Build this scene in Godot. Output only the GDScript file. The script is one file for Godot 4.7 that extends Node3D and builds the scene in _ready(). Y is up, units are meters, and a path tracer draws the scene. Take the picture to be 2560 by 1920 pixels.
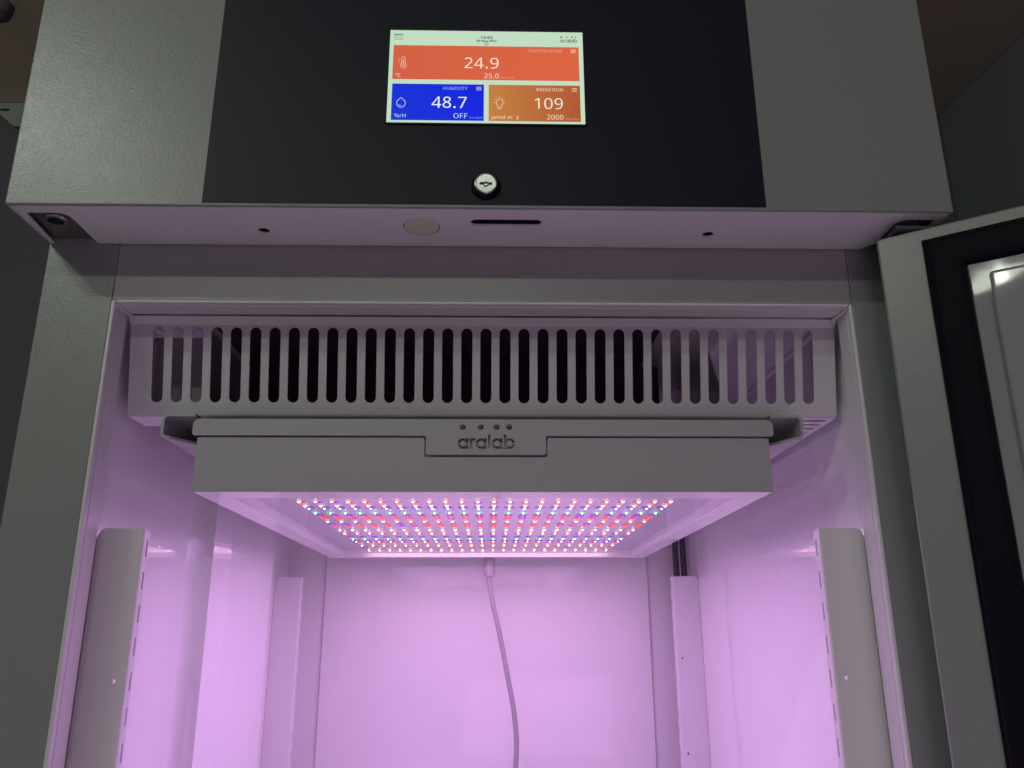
extends Node3D
# A plant growth chamber seen from below its open doorway. x right, y up, z towards the viewer; y = 0 is the underside of the header, z = 0 the front plane of the cabinet.

var M := {}
var taken := {}
var rng := RandomNumberGenerator.new()

# ---------------------------------------------------------------- helpers: names
func numbered(called: String) -> String:
	if not taken.has(called):
		taken[called] = 0
		return called
	taken[called] += 1
	return "%s_%03d" % [called, taken[called]]

func thing(called: String, label: String, category: String, at := Vector3.ZERO, group := "") -> Node3D:
	var o := Node3D.new()
	o.name = numbered(called)
	add_child(o)
	o.position = at
	o.set_meta("label", label)
	o.set_meta("category", category)
	if group:
		o.set_meta("group", group)
	return o

# one mesh as a part (or sub-part); meshes are written in scene coordinates, so parts of a thing are shifted back by the thing's place
func put(called: String, mesh: Mesh, mat: Material, parent: Node3D, label := "") -> MeshInstance3D:
	var o := MeshInstance3D.new()
	o.name = called
	o.mesh = mesh
	if mat:
		o.material_override = mat
	if label:
		o.set_meta("label", label)
	parent.add_child(o, true)
	if parent != self and parent.get_parent() == self:
		o.position = -parent.position
	return o

func structure(called: String, mesh: Mesh, mat: Material) -> MeshInstance3D:
	var o := put(called, mesh, mat, self)
	o.set_meta("kind", "structure")
	return o

# ---------------------------------------------------------------- helpers: shapes
func st_new() -> SurfaceTool:
	var s := SurfaceTool.new()
	s.begin(Mesh.PRIMITIVE_TRIANGLES)
	return s

func tri(s: SurfaceTool, a: Vector3, b: Vector3, c: Vector3, na: Vector3, nb: Vector3, nc: Vector3) -> void:
	if (b - a).cross(c - a).dot(na + nb + nc) > 0.0:
		s.set_normal(na); s.add_vertex(a)
		s.set_normal(nc); s.add_vertex(c)
		s.set_normal(nb); s.add_vertex(b)
	else:
		s.set_normal(na); s.add_vertex(a)
		s.set_normal(nb); s.add_vertex(b)
		s.set_normal(nc); s.add_vertex(c)

func quad(s: SurfaceTool, a: Vector3, b: Vector3, c: Vector3, d: Vector3, n: Vector3) -> void:
	tri(s, a, b, c, n, n, n)
	tri(s, a, c, d, n, n, n)

# a box with rounded edges
func rbox(s: SurfaceTool, lo: Vector3, hi: Vector3, r := 0.001, seg := 2, t := Transform3D()) -> void:
	var mid := (lo + hi) * 0.5
	var h := (hi - lo) * 0.5
	r = minf(r, minf(h.x, minf(h.y, h.z)) * 0.999)
	var inner := h - Vector3(r, r, r)
	var cuts: Array[float] = []
	for i in seg + 1:
		cuts.append(-1.0 + float(i) / seg * 0.5)
	for i in seg + 1:
		cuts.append(0.5 + float(i) / seg * 0.5)
	for axis in 3:
		for sg: float in [-1.0, 1.0]:
			var pts := []
			var nrm := []
			for i in cuts.size():
				for j in cuts.size():
					var c := Vector3.ZERO
					c[axis] = sg
					c[(axis + 1) % 3] = cuts[i]
					c[(axis + 2) % 3] = cuts[j]
					var base := Vector3.ZERO
					var off := Vector3.ZERO
					for k in 3:
						var v: float = c[k]
						base[k] = signf(v) * inner[k]
						off[k] = tan((absf(v) - 0.5) * 2.0 * PI / 4.0) * signf(v) if k != axis else sg
					off = off.normalized()
					pts.append(t * (mid + base + off * r))
					nrm.append((t.basis * off).normalized())
			var n := cuts.size()
			for i in n - 1:
				for j in n - 1:
					var a := i * n + j
					var b := a + 1
					var d := a + n
					var e := d + 1
					tri(s, pts[a], pts[b], pts[e], nrm[a], nrm[b], nrm[e])
					tri(s, pts[a], pts[e], pts[d], nrm[a], nrm[e], nrm[d])

func box_mesh(lo: Vector3, hi: Vector3, r := 0.001, seg := 2) -> ArrayMesh:
	var s := st_new()
	rbox(s, lo, hi, r, seg)
	return s.commit()

# an open or closed strip of points with a normal each, swept along a straight line
func sweep(s: SurfaceTool, pts: Array, nrm: Array, along: Vector3) -> void:
	for i in pts.size() - 1:
		tri(s, pts[i], pts[i + 1], pts[i + 1] + along, nrm[i], nrm[i + 1], nrm[i + 1])
		tri(s, pts[i], pts[i + 1] + along, pts[i] + along, nrm[i], nrm[i + 1], nrm[i])

# a surface of revolution: profile of (radius, height) about `axis` at `at`; flat shading between rings that share a point twice
func lathe(s: SurfaceTool, prof: Array, at: Vector3, axis: Vector3, n := 32) -> void:
	var u := axis.cross(Vector3(0.31, 0.17, 0.93)).normalized()
	var v := axis.cross(u).normalized()
	for i in prof.size() - 1:
		var p: Vector2 = prof[i]
		var q: Vector2 = prof[i + 1]
		if p.is_equal_approx(q):
			continue
		var e := (q - p).normalized()
		for k in n:
			var a := TAU * k / n
			var b := TAU * (k + 1) / n
			var da := u * cos(a) + v * sin(a)
			var db := u * cos(b) + v * sin(b)
			var na := (da * e.y - axis * e.x).normalized()
			var nb := (db * e.y - axis * e.x).normalized()
			var p0 := at + da * p.x + axis * p.y
			var p1 := at + db * p.x + axis * p.y
			var q0 := at + da * q.x + axis * q.y
			var q1 := at + db * q.x + axis * q.y
			if q.x > 1e-7:
				tri(s, p0, q0, q1, na, na, nb)
			if p.x > 1e-7:
				tri(s, p0, q1, p1, na, nb, nb)

func tube(s: SurfaceTool, path: Array, r: float, n := 14) -> void:
	var ring := []
	var side := Vector3(1, 0, 0)
	for i in path.size():
		var d: Vector3 = (path[mini(i + 1, path.size() - 1)] - path[maxi(i - 1, 0)]).normalized()
		side = (side - d * side.dot(d)).normalized()
		var up := d.cross(side)
		var row := []
		for k in n + 1:
			var a := TAU * k / n
			row.append(side * cos(a) + up * sin(a))
		ring.append(row)
	for i in path.size() - 1:
		for k in n:
			var a: Vector3 = ring[i][k]
			var b: Vector3 = ring[i][k + 1]
			var c: Vector3 = ring[i + 1][k + 1]
			var d: Vector3 = ring[i + 1][k]
			tri(s, path[i] + a * r, path[i] + b * r, path[i + 1] + c * r, a, b, c)
			tri(s, path[i] + a * r, path[i + 1] + c * r, path[i + 1] + d * r, a, c, d)

func smooth_path(pts: Array, steps := 6) -> Array:
	var c := Curve3D.new()
	for i in pts.size():
		var d: Vector3 = (pts[mini(i + 1, pts.size() - 1)] - pts[maxi(i - 1, 0)]) / 6.0
		c.add_point(pts[i], -d, d)
	var out := []
	for i in (pts.size() - 1) * steps + 1:
		out.append(c.samplef(float(i) / steps))
	return out

func rrect(cx: float, cy: float, w: float, h: float, r: float, seg := 6) -> PackedVector2Array:
	var p := PackedVector2Array()
	for q in 4:
		var ox: float = [1, -1, -1, 1][q] * (w * 0.5 - r)
		var oy: float = [1, 1, -1, -1][q] * (h * 0.5 - r)
		for i in seg + 1:
			var a := PI * 0.5 * (q + float(i) / seg)
			p.append(Vector2(cx + ox + cos(a) * r, cy + oy + sin(a) * r))
	return p

func circle(cx: float, cy: float, r: float, n := 24) -> PackedVector2Array:
	var p := PackedVector2Array()
	for i in n:
		p.append(Vector2(cx + cos(TAU * i / n) * r, cy + sin(TAU * i / n) * r))
	return p

func poly(a: Array) -> PackedVector2Array:
	var p := PackedVector2Array()
	for i in range(0, a.size(), 2):
		p.append(Vector2(a[i], a[i + 1]))
	return p

# round the corners of a polygon
func soften(p: PackedVector2Array, r: float, seg := 4) -> PackedVector2Array:
	var out := PackedVector2Array()
	for i in p.size():
		var a := p[(i + p.size() - 1) % p.size()]
		var b := p[i]
		var c := p[(i + 1) % p.size()]
		var k := minf(r, minf((a - b).length(), (c - b).length()) * 0.45)
		var s := b + (a - b).normalized() * k
		var e := b + (c - b).normalized() * k
		for j in seg + 1:
			var t := float(j) / seg
			out.append(s.lerp(b, t).lerp(b.lerp(e, t), t))
	return out

# a sheet in the xy plane (front at z = 0, back at z = -depth) with holes through it; cut into level bands between corner heights
func sheet(outer: PackedVector2Array, cuts: Array, depth: float) -> ArrayMesh:
	var holes := []
	var big := Transform2D(0.0, Vector2(1000, 1000), 0.0, Vector2.ZERO)
	for h in cuts:
		var grown: PackedVector2Array = big * h
		var kept := []
		for k in holes:
			var joined := Geometry2D.merge_polygons(grown, k)
			if joined.size() == 1:
				grown = joined[0]
			else:
				kept.append(k)
		kept.append(grown)
		holes = kept
	for k in holes.size():
		holes[k] = big.affine_inverse() * holes[k]
	var rings := [outer] + holes
	var ys := []
	for r in rings:
		for p in r:
			ys.append(p.y)
	ys.sort()
	var s := st_new()
	var lo: float = ys[0]
	for i in range(1, ys.size()):
		var hi: float = ys[i]
		if hi - lo < 2e-6:
			continue
		var mid := (lo + hi) * 0.5
		var xs := []
		for r in rings:
			for k in r.size():
				var p: Vector2 = r[k]
				var q: Vector2 = r[(k + 1) % r.size()]
				if (p.y <= mid) != (q.y <= mid):
					var g := (q.x - p.x) / (q.y - p.y)
					xs.append(Vector3(p.x + (mid - p.y) * g, p.x + (lo - p.y) * g, p.x + (hi - p.y) * g))
		xs.sort_custom(func(u, v): return u.x < v.x)
		for k in range(0, xs.size() - 1, 2):
			var l: Vector3 = xs[k]
			var r: Vector3 = xs[k + 1]
			for side in 2:
				var z: float = -depth * side
				var n := Vector3(0, 0, 1.0 - 2.0 * side)
				quad(s, Vector3(l.y, lo, z), Vector3(r.y, lo, z), Vector3(r.z, hi, z), Vector3(l.z, hi, z), n)
		lo = hi
	for r in rings:
		var turn := -1.0 if Geometry2D.is_polygon_clockwise(big * r) else 1.0
		if r != outer:
			turn = -turn
		for k in r.size():
			var p: Vector2 = r[k]
			var q: Vector2 = r[(k + 1) % r.size()]
			var d := (q - p).normalized() * turn
			if d.is_zero_approx():
				continue
			quad(s, Vector3(p.x, p.y, 0), Vector3(q.x, q.y, 0), Vector3(q.x, q.y, -depth), Vector3(p.x, p.y, -depth), Vector3(d.y, -d.x, 0))
	return s.commit()

func placed(parts: Array) -> ArrayMesh:   # [mesh, transform, mesh, transform ...] joined
	var s := SurfaceTool.new()
	for i in range(0, parts.size(), 2):
		s.append_from(parts[i], 0, parts[i + 1])
	return s.commit()

func face_up(x: Vector3, y: Vector3, at: Vector3) -> Transform3D:
	return Transform3D(Basis(x, y, x.cross(y)), at)

# ---------------------------------------------------------------- materials
func noise_normal(freq: float, size: int, bump: float, sd: int, octaves := 2) -> NoiseTexture2D:
	var n := FastNoiseLite.new()
	n.noise_type = FastNoiseLite.TYPE_SIMPLEX_SMOOTH
	n.frequency = freq
	n.fractal_octaves = octaves
	n.seed = sd
	var t := NoiseTexture2D.new()
	t.noise = n
	t.width = size
	t.height = size
	t.seamless = true
	t.as_normal_map = true
	t.bump_strength = bump
	return t

# the skin of powder coat: overlapping round bumps on a tile that wraps round, as a normal map
func peel_normal(size: int, bumps: int, r0: float, r1: float, strength: float, sd: int) -> ImageTexture:
	var r := RandomNumberGenerator.new()
	r.seed = sd
	var h := PackedFloat32Array()
	h.resize(size * size)
	for k in bumps:
		var cx := r.randf() * size
		var cy := r.randf() * size
		var rad := r.randf_range(r0, r1)
		var amp := r.randf_range(-1.0, 1.0)
		for y in range(int(cy - rad), int(cy + rad) + 2):
			for x in range(int(cx - rad), int(cx + rad) + 2):
				var d := ((x - cx) * (x - cx) + (y - cy) * (y - cy)) / (rad * rad)
				if d < 1.0:
					h[posmod(y, size) * size + posmod(x, size)] += amp * (1.0 - d) * (1.0 - d)
	var img := Image.create(size, size, false, Image.FORMAT_RGB8)
	for y in size:
		for x in size:
			var dx := h[y * size + (x + 1) % size] - h[y * size + posmod(x - 1, size)]
			var dy := h[((y + 1) % size) * size + x] - h[posmod(y - 1, size) * size + x]
			var n := Vector3(-tanh(dx * strength * 1.4) * 0.7, tanh(dy * strength * 1.4) * 0.7, 1.0).normalized() * 0.5 + Vector3(0.5, 0.5, 0.5)
			img.set_pixel(x, y, Color(n.x, n.y, n.z))
	return ImageTexture.create_from_image(img)

func noise_map(freq: float, size: int, lo: float, hi: float, sd: int) -> NoiseTexture2D:
	var n := FastNoiseLite.new()
	n.frequency = freq
	n.fractal_octaves = 4
	n.seed = sd
	var t := NoiseTexture2D.new()
	t.noise = n
	t.width = size
	t.height = size
	t.seamless = true
	var g := Gradient.new()
	g.set_color(0, Color(lo, lo, lo))
	g.set_color(1, Color(hi, hi, hi))
	t.color_ramp = g
	return t

func mat(called: String, linear: Color, rough: float, metal := 0.0, spec := 0.5) -> StandardMaterial3D:
	var m := StandardMaterial3D.new()
	m.resource_name = called
	m.albedo_color = linear.linear_to_srgb()
	m.roughness = rough
	m.metallic = metal
	m.metallic_specular = spec
	M[called] = m
	return m

func textured(m: StandardMaterial3D, tex: Texture2D, scale: float, strength: float, rough_tex: Texture2D = null) -> void:
	m.uv1_triplanar = true
	m.uv1_world_triplanar = true
	m.uv1_scale = Vector3(scale, scale, scale)
	m.normal_enabled = true
	m.normal_texture = tex
	m.normal_scale = strength
	if rough_tex:
		m.roughness_texture = rough_tex

func glow(called: String, linear: Color, energy: float) -> StandardMaterial3D:
	var m := mat(called, Color(0.02, 0.02, 0.02), 0.35)
	m.emission_enabled = true
	m.emission = linear.linear_to_srgb()
	m.emission_energy_multiplier = energy
	return m

func make_materials() -> void:
	var peel := peel_normal(1024, 30000, 5.0, 10.0, 0.7, 3)
	var ripple := peel_normal(256, 90, 22.0, 60.0, 1.6, 8)
	var smear := noise_map(0.01, 512, 0.9, 1.0, 5)
	textured(mat("grey_paint", Color(0.30, 0.33, 0.313), 0.32), peel, 8.5, 0.18, smear)
	textured(mat("lintel_paint", Color(0.40, 0.41, 0.40), 0.3), peel, 9.0, 0.3, smear)
	textured(mat("liner_paint", Color(0.91, 0.91, 0.91), 0.045), ripple, 5.0, 0.03)
	textured(mat("vent_paint", Color(0.66, 0.65, 0.68), 0.38), peel, 10.0, 0.1, smear)
	textured(mat("satin_paint", Color(0.48, 0.477, 0.505), 0.38), peel, 10.0, 0.12, smear)
	textured(mat("rail_paint", Color(0.82, 0.82, 0.82), 0.34), peel, 10.0, 0.1)
	textured(mat("brightened_underside", Color(0.88, 0.88, 0.88), 0.4), peel, 10.0, 0.12, smear)  # paler than the header front, making up for missing bounce light
	textured(mat("floor_tile", Color(0.55, 0.55, 0.55), 0.5), peel, 3.0, 0.1)
	textured(mat("black_film", Color(0.009, 0.0115, 0.026), 0.5, 0.0, 0.4), peel, 14.0, 0.12, smear)
	mat("bezel_glass", Color(0.008, 0.008, 0.012), 0.12)
	mat("hole_shade", Color(0.012, 0.008, 0.016), 0.8)  # near-black colour standing in for the shade inside openings
	mat("plenum_shade", Color(0.09, 0.07, 0.11), 0.85)  # coloured dark in place of the shade inside the vent
	mat("rubber", Color(0.007, 0.006, 0.012), 0.6, 0.0, 0.24)
	textured(mat("door_plastic", Color(0.36, 0.365, 0.37), 0.04), ripple, 6.0, 0.06)
	mat("chrome", Color(0.72, 0.74, 0.7), 0.30, 1.0)
	mat("steel", Color(0.42, 0.4, 0.4), 0.34, 1.0)
	mat("cap_plastic", Color(0.78, 0.78, 0.60), 0.5)
	mat("cable_grey", Color(0.42, 0.4, 0.43), 0.45)
	mat("gland_grey", Color(0.48, 0.46, 0.52), 0.42)
	mat("hose_dark", Color(0.09, 0.085, 0.1), 0.55)
	mat("board", Color(0.50, 0.48, 0.56), 0.3)
	var g := mat("glass", Color(1, 1, 1), 0.02)
	g.transparency = BaseMaterial3D.TRANSPARENCY_ALPHA
	g.albedo_color.a = 0.02
	g.metallic_specular = 0.34
	textured(mat("ceiling_brown", Color(0.82, 0.66, 0.53), 0.8), peel, 3.0, 0.2)
	textured(mat("wall_dark", Color(0.16, 0.15, 0.185), 0.75), peel, 3.0, 0.2)
	textured(mat("wall_slate", Color(0.26, 0.28, 0.32), 0.6), peel, 3.0, 0.2)
	mat("bracket_paint", Color(0.42, 0.47, 0.44), 0.5)
	mat("clamp_dark", Color(0.13, 0.11, 0.14), 0.8)
	for k in [["white", Color(1.0, 0.42, 0.33), 1.0], ["red", Color(1.0, 0.05, 0.04), 0.9], ["blue", Color(0.05, 0.0, 0.85), 0.85], ["green", Color(0.10, 0.85, 0.38), 0.9], ["violet", Color(0.34, 0.0, 0.75), 0.8]]:  # ring colours glow to imitate bloom around the diode cores
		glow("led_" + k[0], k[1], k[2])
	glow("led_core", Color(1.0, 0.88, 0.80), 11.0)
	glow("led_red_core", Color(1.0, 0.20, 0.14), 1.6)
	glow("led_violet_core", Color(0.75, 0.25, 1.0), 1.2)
	glow("lamp_diffuser", Color(0.92, 1.0, 0.84), 12.0)

# ---------------------------------------------------------------- the touch screen's picture
var pic: PackedFloat32Array
const PW := 1200
const PH := 668
var font: SystemFont

func sx(x: float, y: float) -> float:   # from a photograph's close crop to the screen's own pixels
	var t := (y - 122.0) / 907.0
	var l := 150.0 - 42.0 * t
	var r := 2035.0 + 25.0 * t
	return (x - l) / (r - l) * PW

func sy(x: float, y: float) -> float:
	return (y - 115.0 - (x - 130.0) / 1900.0 * 18.0) / 903.0 * PH

func fill_poly(p: PackedVector2Array, c: Color, c2 = null) -> void:
	var lo := Vector2(1e9, 1e9)
	var hi := -lo
	for v in p:
		lo = lo.min(v)
		hi = hi.max(v)
	for y in range(maxi(0, int(lo.y)), mini(PH, int(hi.y) + 1)):
		for sub in 3:
			var yy := y + (sub + 0.5) / 3.0
			var xs := []
			for i in p.size():
				var a := p[i]
				var b := p[(i + 1) % p.size()]
				if (a.y <= yy) != (b.y <= yy):
					xs.append(a.x + (yy - a.y) / (b.y - a.y) * (b.x - a.x))
			xs.sort()
			for k in range(0, xs.size() - 1, 2):
				for x in range(maxi(0, int(xs[k])), mini(PW, int(xs[k + 1]) + 1)):
					var cover := clampf(minf(x + 1.0, xs[k + 1]) - maxf(x, xs[k]), 0.0, 1.0) / 3.0
					var at := (y * PW + x) * 4
					var col: Color = c if c2 == null else c.lerp(c2, (x - lo.x) / (hi.x - lo.x))
					pic[at] += col.r * cover
					pic[at + 1] += col.g * cover
					pic[at + 2] += col.b * cover
					pic[at + 3] += cover

var layer := []
func flush(img: Image) -> void:
	for y in PH:
		for x in PW:
			var at := (y * PW + x) * 4
			var a := pic[at + 3]
			if a > 0.003:
				var k := minf(a, 1.0)
				var old := img.get_pixel(x, y)
				img.set_pixel(x, y, old.lerp(Color(pic[at] / a, pic[at + 1] / a, pic[at + 2] / a), k))
	pic.fill(0.0)

func block(x0: float, y0: float, x1: float, y1: float, c: Color, c2 = null) -> void:
	fill_poly(poly([sx(x0, y0), sy(x0, y0), sx(x1, y0), sy(x0, y0), sx(x1, y0), sy(x0, y1), sx(x0, y0), sy(x0, y1)]), c, c2)

# text that spans x0..x1 (crop pixels) with its capitals from y0 to y1
func say(text: String, x0: float, x1: float, y0: float, y1: float, c: Color, bold := false, squeeze := true) -> void:
	font.font_weight = 700 if bold else 400
	var tm := TextMesh.new()
	tm.text = text
	tm.font = font
	tm.font_size = 64
	tm.pixel_size = 0.01
	tm.depth = 0.0
	tm.curve_step = 2.0
	var a := tm.surface_get_arrays(0)
	var v: PackedVector3Array = a[Mesh.ARRAY_VERTEX]
	var idx: PackedInt32Array = a[Mesh.ARRAY_INDEX] if a[Mesh.ARRAY_INDEX] != null else PackedInt32Array(range(v.size()))
	var lo := Vector2(1e9, 1e9)
	var hi := -lo
	for q in v:
		lo = lo.min(Vector2(q.x, q.y))
		hi = hi.max(Vector2(q.x, q.y))
	var px0 := sx(x0, y1)
	var px1 := sx(x1, y1)
	var top := sy((x0 + x1) * 0.5, y0)
	var bot := sy((x0 + x1) * 0.5, y1)
	var kx := (px1 - px0) / (hi.x - lo.x)
	var ky := (bot - top) / (hi.y - lo.y)
	for i in range(0, idx.size(), 3):
		var t := PackedVector2Array()
		for k in 3:
			var q := v[idx[i + k]]
			t.append(Vector2(px0 + (q.x - lo.x) * kx, bot - (q.y - lo.y) * ky))
		fill_poly(t, c)

func line(a: Vector2, b: Vector2, w: float, c: Color) -> void:
	var p := Vector2(sx(a.x, a.y), sy(a.x, a.y))
	var q := Vector2(sx(b.x, b.y), sy(b.x, b.y))
	var n := (q - p).orthogonal().normalized() * w * 0.5
	fill_poly(PackedVector2Array([p + n, q + n, q - n, p - n]), c)

func stroke(pts: Array, w: float, c: Color, closed := false) -> void:
	for i in pts.size() - (0 if closed else 1):
		line(pts[i], pts[(i + 1) % pts.size()], w, c)

func arc(cx: float, cy: float, r: float, a0: float, a1: float, n := 16) -> Array:
	var out := []
	for i in n + 1:
		var a := deg_to_rad(lerpf(a0, a1, float(i) / n))
		out.append(Vector2(cx + r * cos(a), cy + r * sin(a)))
	return out

func disc(cx: float, cy: float, r: float, c: Color) -> void:
	var p := PackedVector2Array()
	for q in arc(cx, cy, r, 0, 337, 15):
		p.append(Vector2(sx(q.x, q.y), sy(q.x, q.y)))
	fill_poly(p, c)

func screen_picture() -> ImageTexture:
	font = SystemFont.new()
	font.font_names = PackedStringArray(["Droid Sans"])
	pic = PackedFloat32Array()
	pic.resize(PW * PH * 4)
	pic.fill(0.0)
	var img := Image.create(PW, PH, false, Image.FORMAT_RGB8)
	img.fill(Color8(196, 224, 196))
	var cream := Color8(248, 226, 205)
	var pale := Color8(226, 170, 150)
	var ink := Color8(52, 62, 58)
	block(181, 266, 1996, 601, Color8(214, 96, 66), Color8(222, 102, 66))
	block(168, 645, 1064, 992, Color8(4, 48, 214), Color8(0, 30, 226))
	block(1112, 654, 2007, 1001, Color8(198, 130, 62), Color8(178, 88, 52))
	flush(img)
	# white bar
	say("MENU", 188, 276, 152, 169, ink, true)
	for y in [184, 197, 210]:
		line(Vector2(187, y), Vector2(270, y), 2.2, Color8(110, 125, 115))
	say("12:03", 1030, 1150, 174, 200, ink, true)
	say("30 May 2022", 990, 1188, 211, 236, ink, true)
	stroke([Vector2(1072, 238), Vector2(1106, 238), Vector2(1106, 258), Vector2(1072, 258)], 2.0, ink, true)
	line(Vector2(1080, 264), Vector2(1098, 264), 2.4, ink)
	disc(1827, 181, 8, ink)
	disc(1882, 181, 7, Color8(70, 120, 90))
	disc(1931, 181, 8, Color8(60, 90, 160))
	disc(1969, 181, 7, Color8(190, 70, 60))
	# the maker's word, in ring letters
	for cx in [1831, 1887, 1931, 1966]:
		stroke(arc(cx, 220, 12, 0, 360, 20), 3.2, ink)
	for x in [1843, 1899, 1943]:
		line(Vector2(x, 207), Vector2(x, 234), 3.2, ink)
	line(Vector2(1855, 207), Vector2(1855, 234), 3.2, ink)
	stroke(arc(1864, 218, 10, 180, 280, 8), 3.2, ink)
	line(Vector2(1911, 197), Vector2(1911, 234), 3.2, ink)
	line(Vector2(1954, 197), Vector2(1954, 234), 3.2, ink)
	# temperature
	say("TEMPERATURE", 1495, 1835, 305, 336, pale)
	say("24.9", 872, 1208, 388, 496, cream)
	say("25.0", 1066, 1210, 545, 592, cream)
	say("Set value", 1230, 1358, 572, 593, pale)
	say("°C", 200, 250, 544, 580, cream)
	stroke(arc(276, 465, 27, -55, 235, 18), 3.0, cream)
	stroke([Vector2(261, 443), Vector2(261, 396)] + arc(277, 396, 16, 180, 360, 8) + [Vector2(293, 443)], 3.0, cream)
	stroke(arc(276, 464, 11, 0, 360, 14), 3.0, cream)
	line(Vector2(276, 410), Vector2(276, 454), 3.4, cream)
	for k in 6:
		line(Vector2(228 + 3 * (k % 2), 398 + k * 9), Vector2(248, 398 + k * 9), 2.2, pale)
	# humidity
	say("HUMIDITY", 662, 903, 675, 706, Color8(170, 185, 240))
	say("48.7", 550, 893, 770, 880, Color8(235, 238, 250))
	say("OFF", 764, 900, 928, 976, Color8(215, 222, 248))
	say("Set value", 917, 1048, 958, 979, Color8(150, 170, 238))
	say("%rH", 186, 297, 932, 968, Color8(215, 222, 248))
	var drop := arc(252, 832, 42, -28, 208, 22)
	stroke([Vector2(252, 778), Vector2(276, 800)] + drop + [Vector2(228, 800)], 3.4, Color8(225, 232, 250), true)
	stroke(arc(254, 832, 26, 70, 150, 8), 3.0, Color8(225, 232, 250))
	# radiation
	say("RADIATION", 1582, 1840, 686, 717, cream)
	say("109", 1562, 1840, 782, 888, cream)
	say("2000", 1682, 1845, 941, 988, cream)
	say("Set value", 1868, 1996, 970, 990, pale)
	say("µmol m", 1140, 1340, 946, 992, cream)
	say("-2", 1346, 1370, 930, 948, pale)
	say("s", 1380, 1404, 954, 986, cream)
	say("-1", 1406, 1426, 930, 948, pale)
	stroke(arc(1217, 826, 34, 130, 410, 20), 3.2, cream)
	stroke([Vector2(1196, 852), Vector2(1203, 878), Vector2(1231, 878), Vector2(1238, 852)], 3.2, cream)
	line(Vector2(1207, 884), Vector2(1227, 884), 3.2, cream)
	for k in 7:
		var a := deg_to_rad(180.0 + k * 30.0)
		line(Vector2(1217 + 44 * cos(a), 824 + 44 * sin(a)), Vector2(1217 + 58 * cos(a), 824 + 58 * sin(a)), 2.6, cream)
	for b in [[1918, 322], [988, 692], [1928, 703]]:
		for k in 3:
			line(Vector2(b[0], b[1] - 14 + k * 14), Vector2(b[0] + 52, b[1] - 14 + k * 14), 3.6, cream)
	flush(img)
	return ImageTexture.create_from_image(img)

# ---------------------------------------------------------------- lights
func area(called: String, at: Vector3, dir: Vector3, size: Vector2, color: Color, energy: float) -> void:
	var l := AreaLight3D.new()
	l.name = called
	l.area_size = size
	l.light_color = color.linear_to_srgb()
	l.light_energy = energy
	l.area_range = 6.0
	l.area_attenuation = 2.0
	l.shadow_enabled = true
	add_child(l)
	var up := Vector3(0, 0, -1) if absf(dir.y) > 0.9 else Vector3.UP
	l.look_at_from_position(at, at + dir, up)

# ---------------------------------------------------------------- the scene
const ZH := 0.0685      # front of the header
const BASE := Vector3(0, -1.42, -0.36)
const LINER := 0.316
const BACK := -0.70
const FLOOR := -0.58  # unseen floor, raised so that more lamp light bounces back up
var cab: Node3D

func _ready() -> void:
	rng.seed = 11
	var cam := Camera3D.new()
	cam.name = "camera"
	cam.transform = Transform3D(Basis(Vector3(0.99972, -0.00335, 0.02343), Vector3(-0.00359, 0.95692, 0.29034), Vector3(-0.02339, -0.29034, 0.95664)).orthonormalized(), Vector3(0.006, -0.3186, 0.6465))
	cam.fov = rad_to_deg(2.0 * atan(960.0 / 2070.6))
	cam.near = 0.02
	cam.far = 60.0
	add_child(cam)
	var we := WorldEnvironment.new()
	we.name = "surroundings"
	var e := Environment.new()
	e.background_mode = Environment.BG_COLOR
	e.background_color = Color(0.029, 0.033, 0.030).linear_to_srgb()
	e.tonemap_mode = Environment.TONE_MAPPER_LINEAR
	e.tonemap_exposure = 1.0
	e.sdfgi_enabled = true
	e.ssao_enabled = true
	e.ssil_enabled = true
	we.environment = e
	add_child(we)
	make_materials()
	# the grow lamp's light, one strip for each band of diodes, just under the board
	var yl := -0.2004
	area("grow_light_front", Vector3(0, yl, -0.10), Vector3.DOWN, Vector2(0.35, 0.10), Color(0.93, 0.38, 0.90), 0.028)
	area("grow_light_blue", Vector3(0, yl, -0.195), Vector3.DOWN, Vector2(0.35, 0.05), Color(0.44, 0.34, 1.0), 0.030)
	area("grow_light_middle", Vector3(0, yl, -0.32), Vector3.DOWN, Vector2(0.35, 0.17), Color(0.93, 0.38, 0.90), 0.048)
	area("grow_light_violet", Vector3(0, yl, -0.455), Vector3.DOWN, Vector2(0.35, 0.07), Color(0.46, 0.36, 1.0), 0.030)
	area("grow_light_rear", Vector3(0, yl, -0.555), Vector3.DOWN, Vector2(0.35, 0.09), Color(0.96, 0.46, 0.80), 0.029)
	# added fill lamp without fixture, standing in for glow bounced back from the aisle
	area("aisle_fill_light", Vector3(0.2, -0.75, 1.15), Vector3(-0.15, 0.5, -1.1), Vector2(0.6, 0.6), Color(1.0, 0.54, 1.0), 0.14)
	luminaires()
	room()
	cab = thing("growth_chamber", "pale grey plant growth chamber with its door open and purple lit white interior", "growth chamber", BASE)
	body()
	header()
	jamb_and_liner()
	vent()
	rails()
	door()
	grow_lamp()
	cables()

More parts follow.
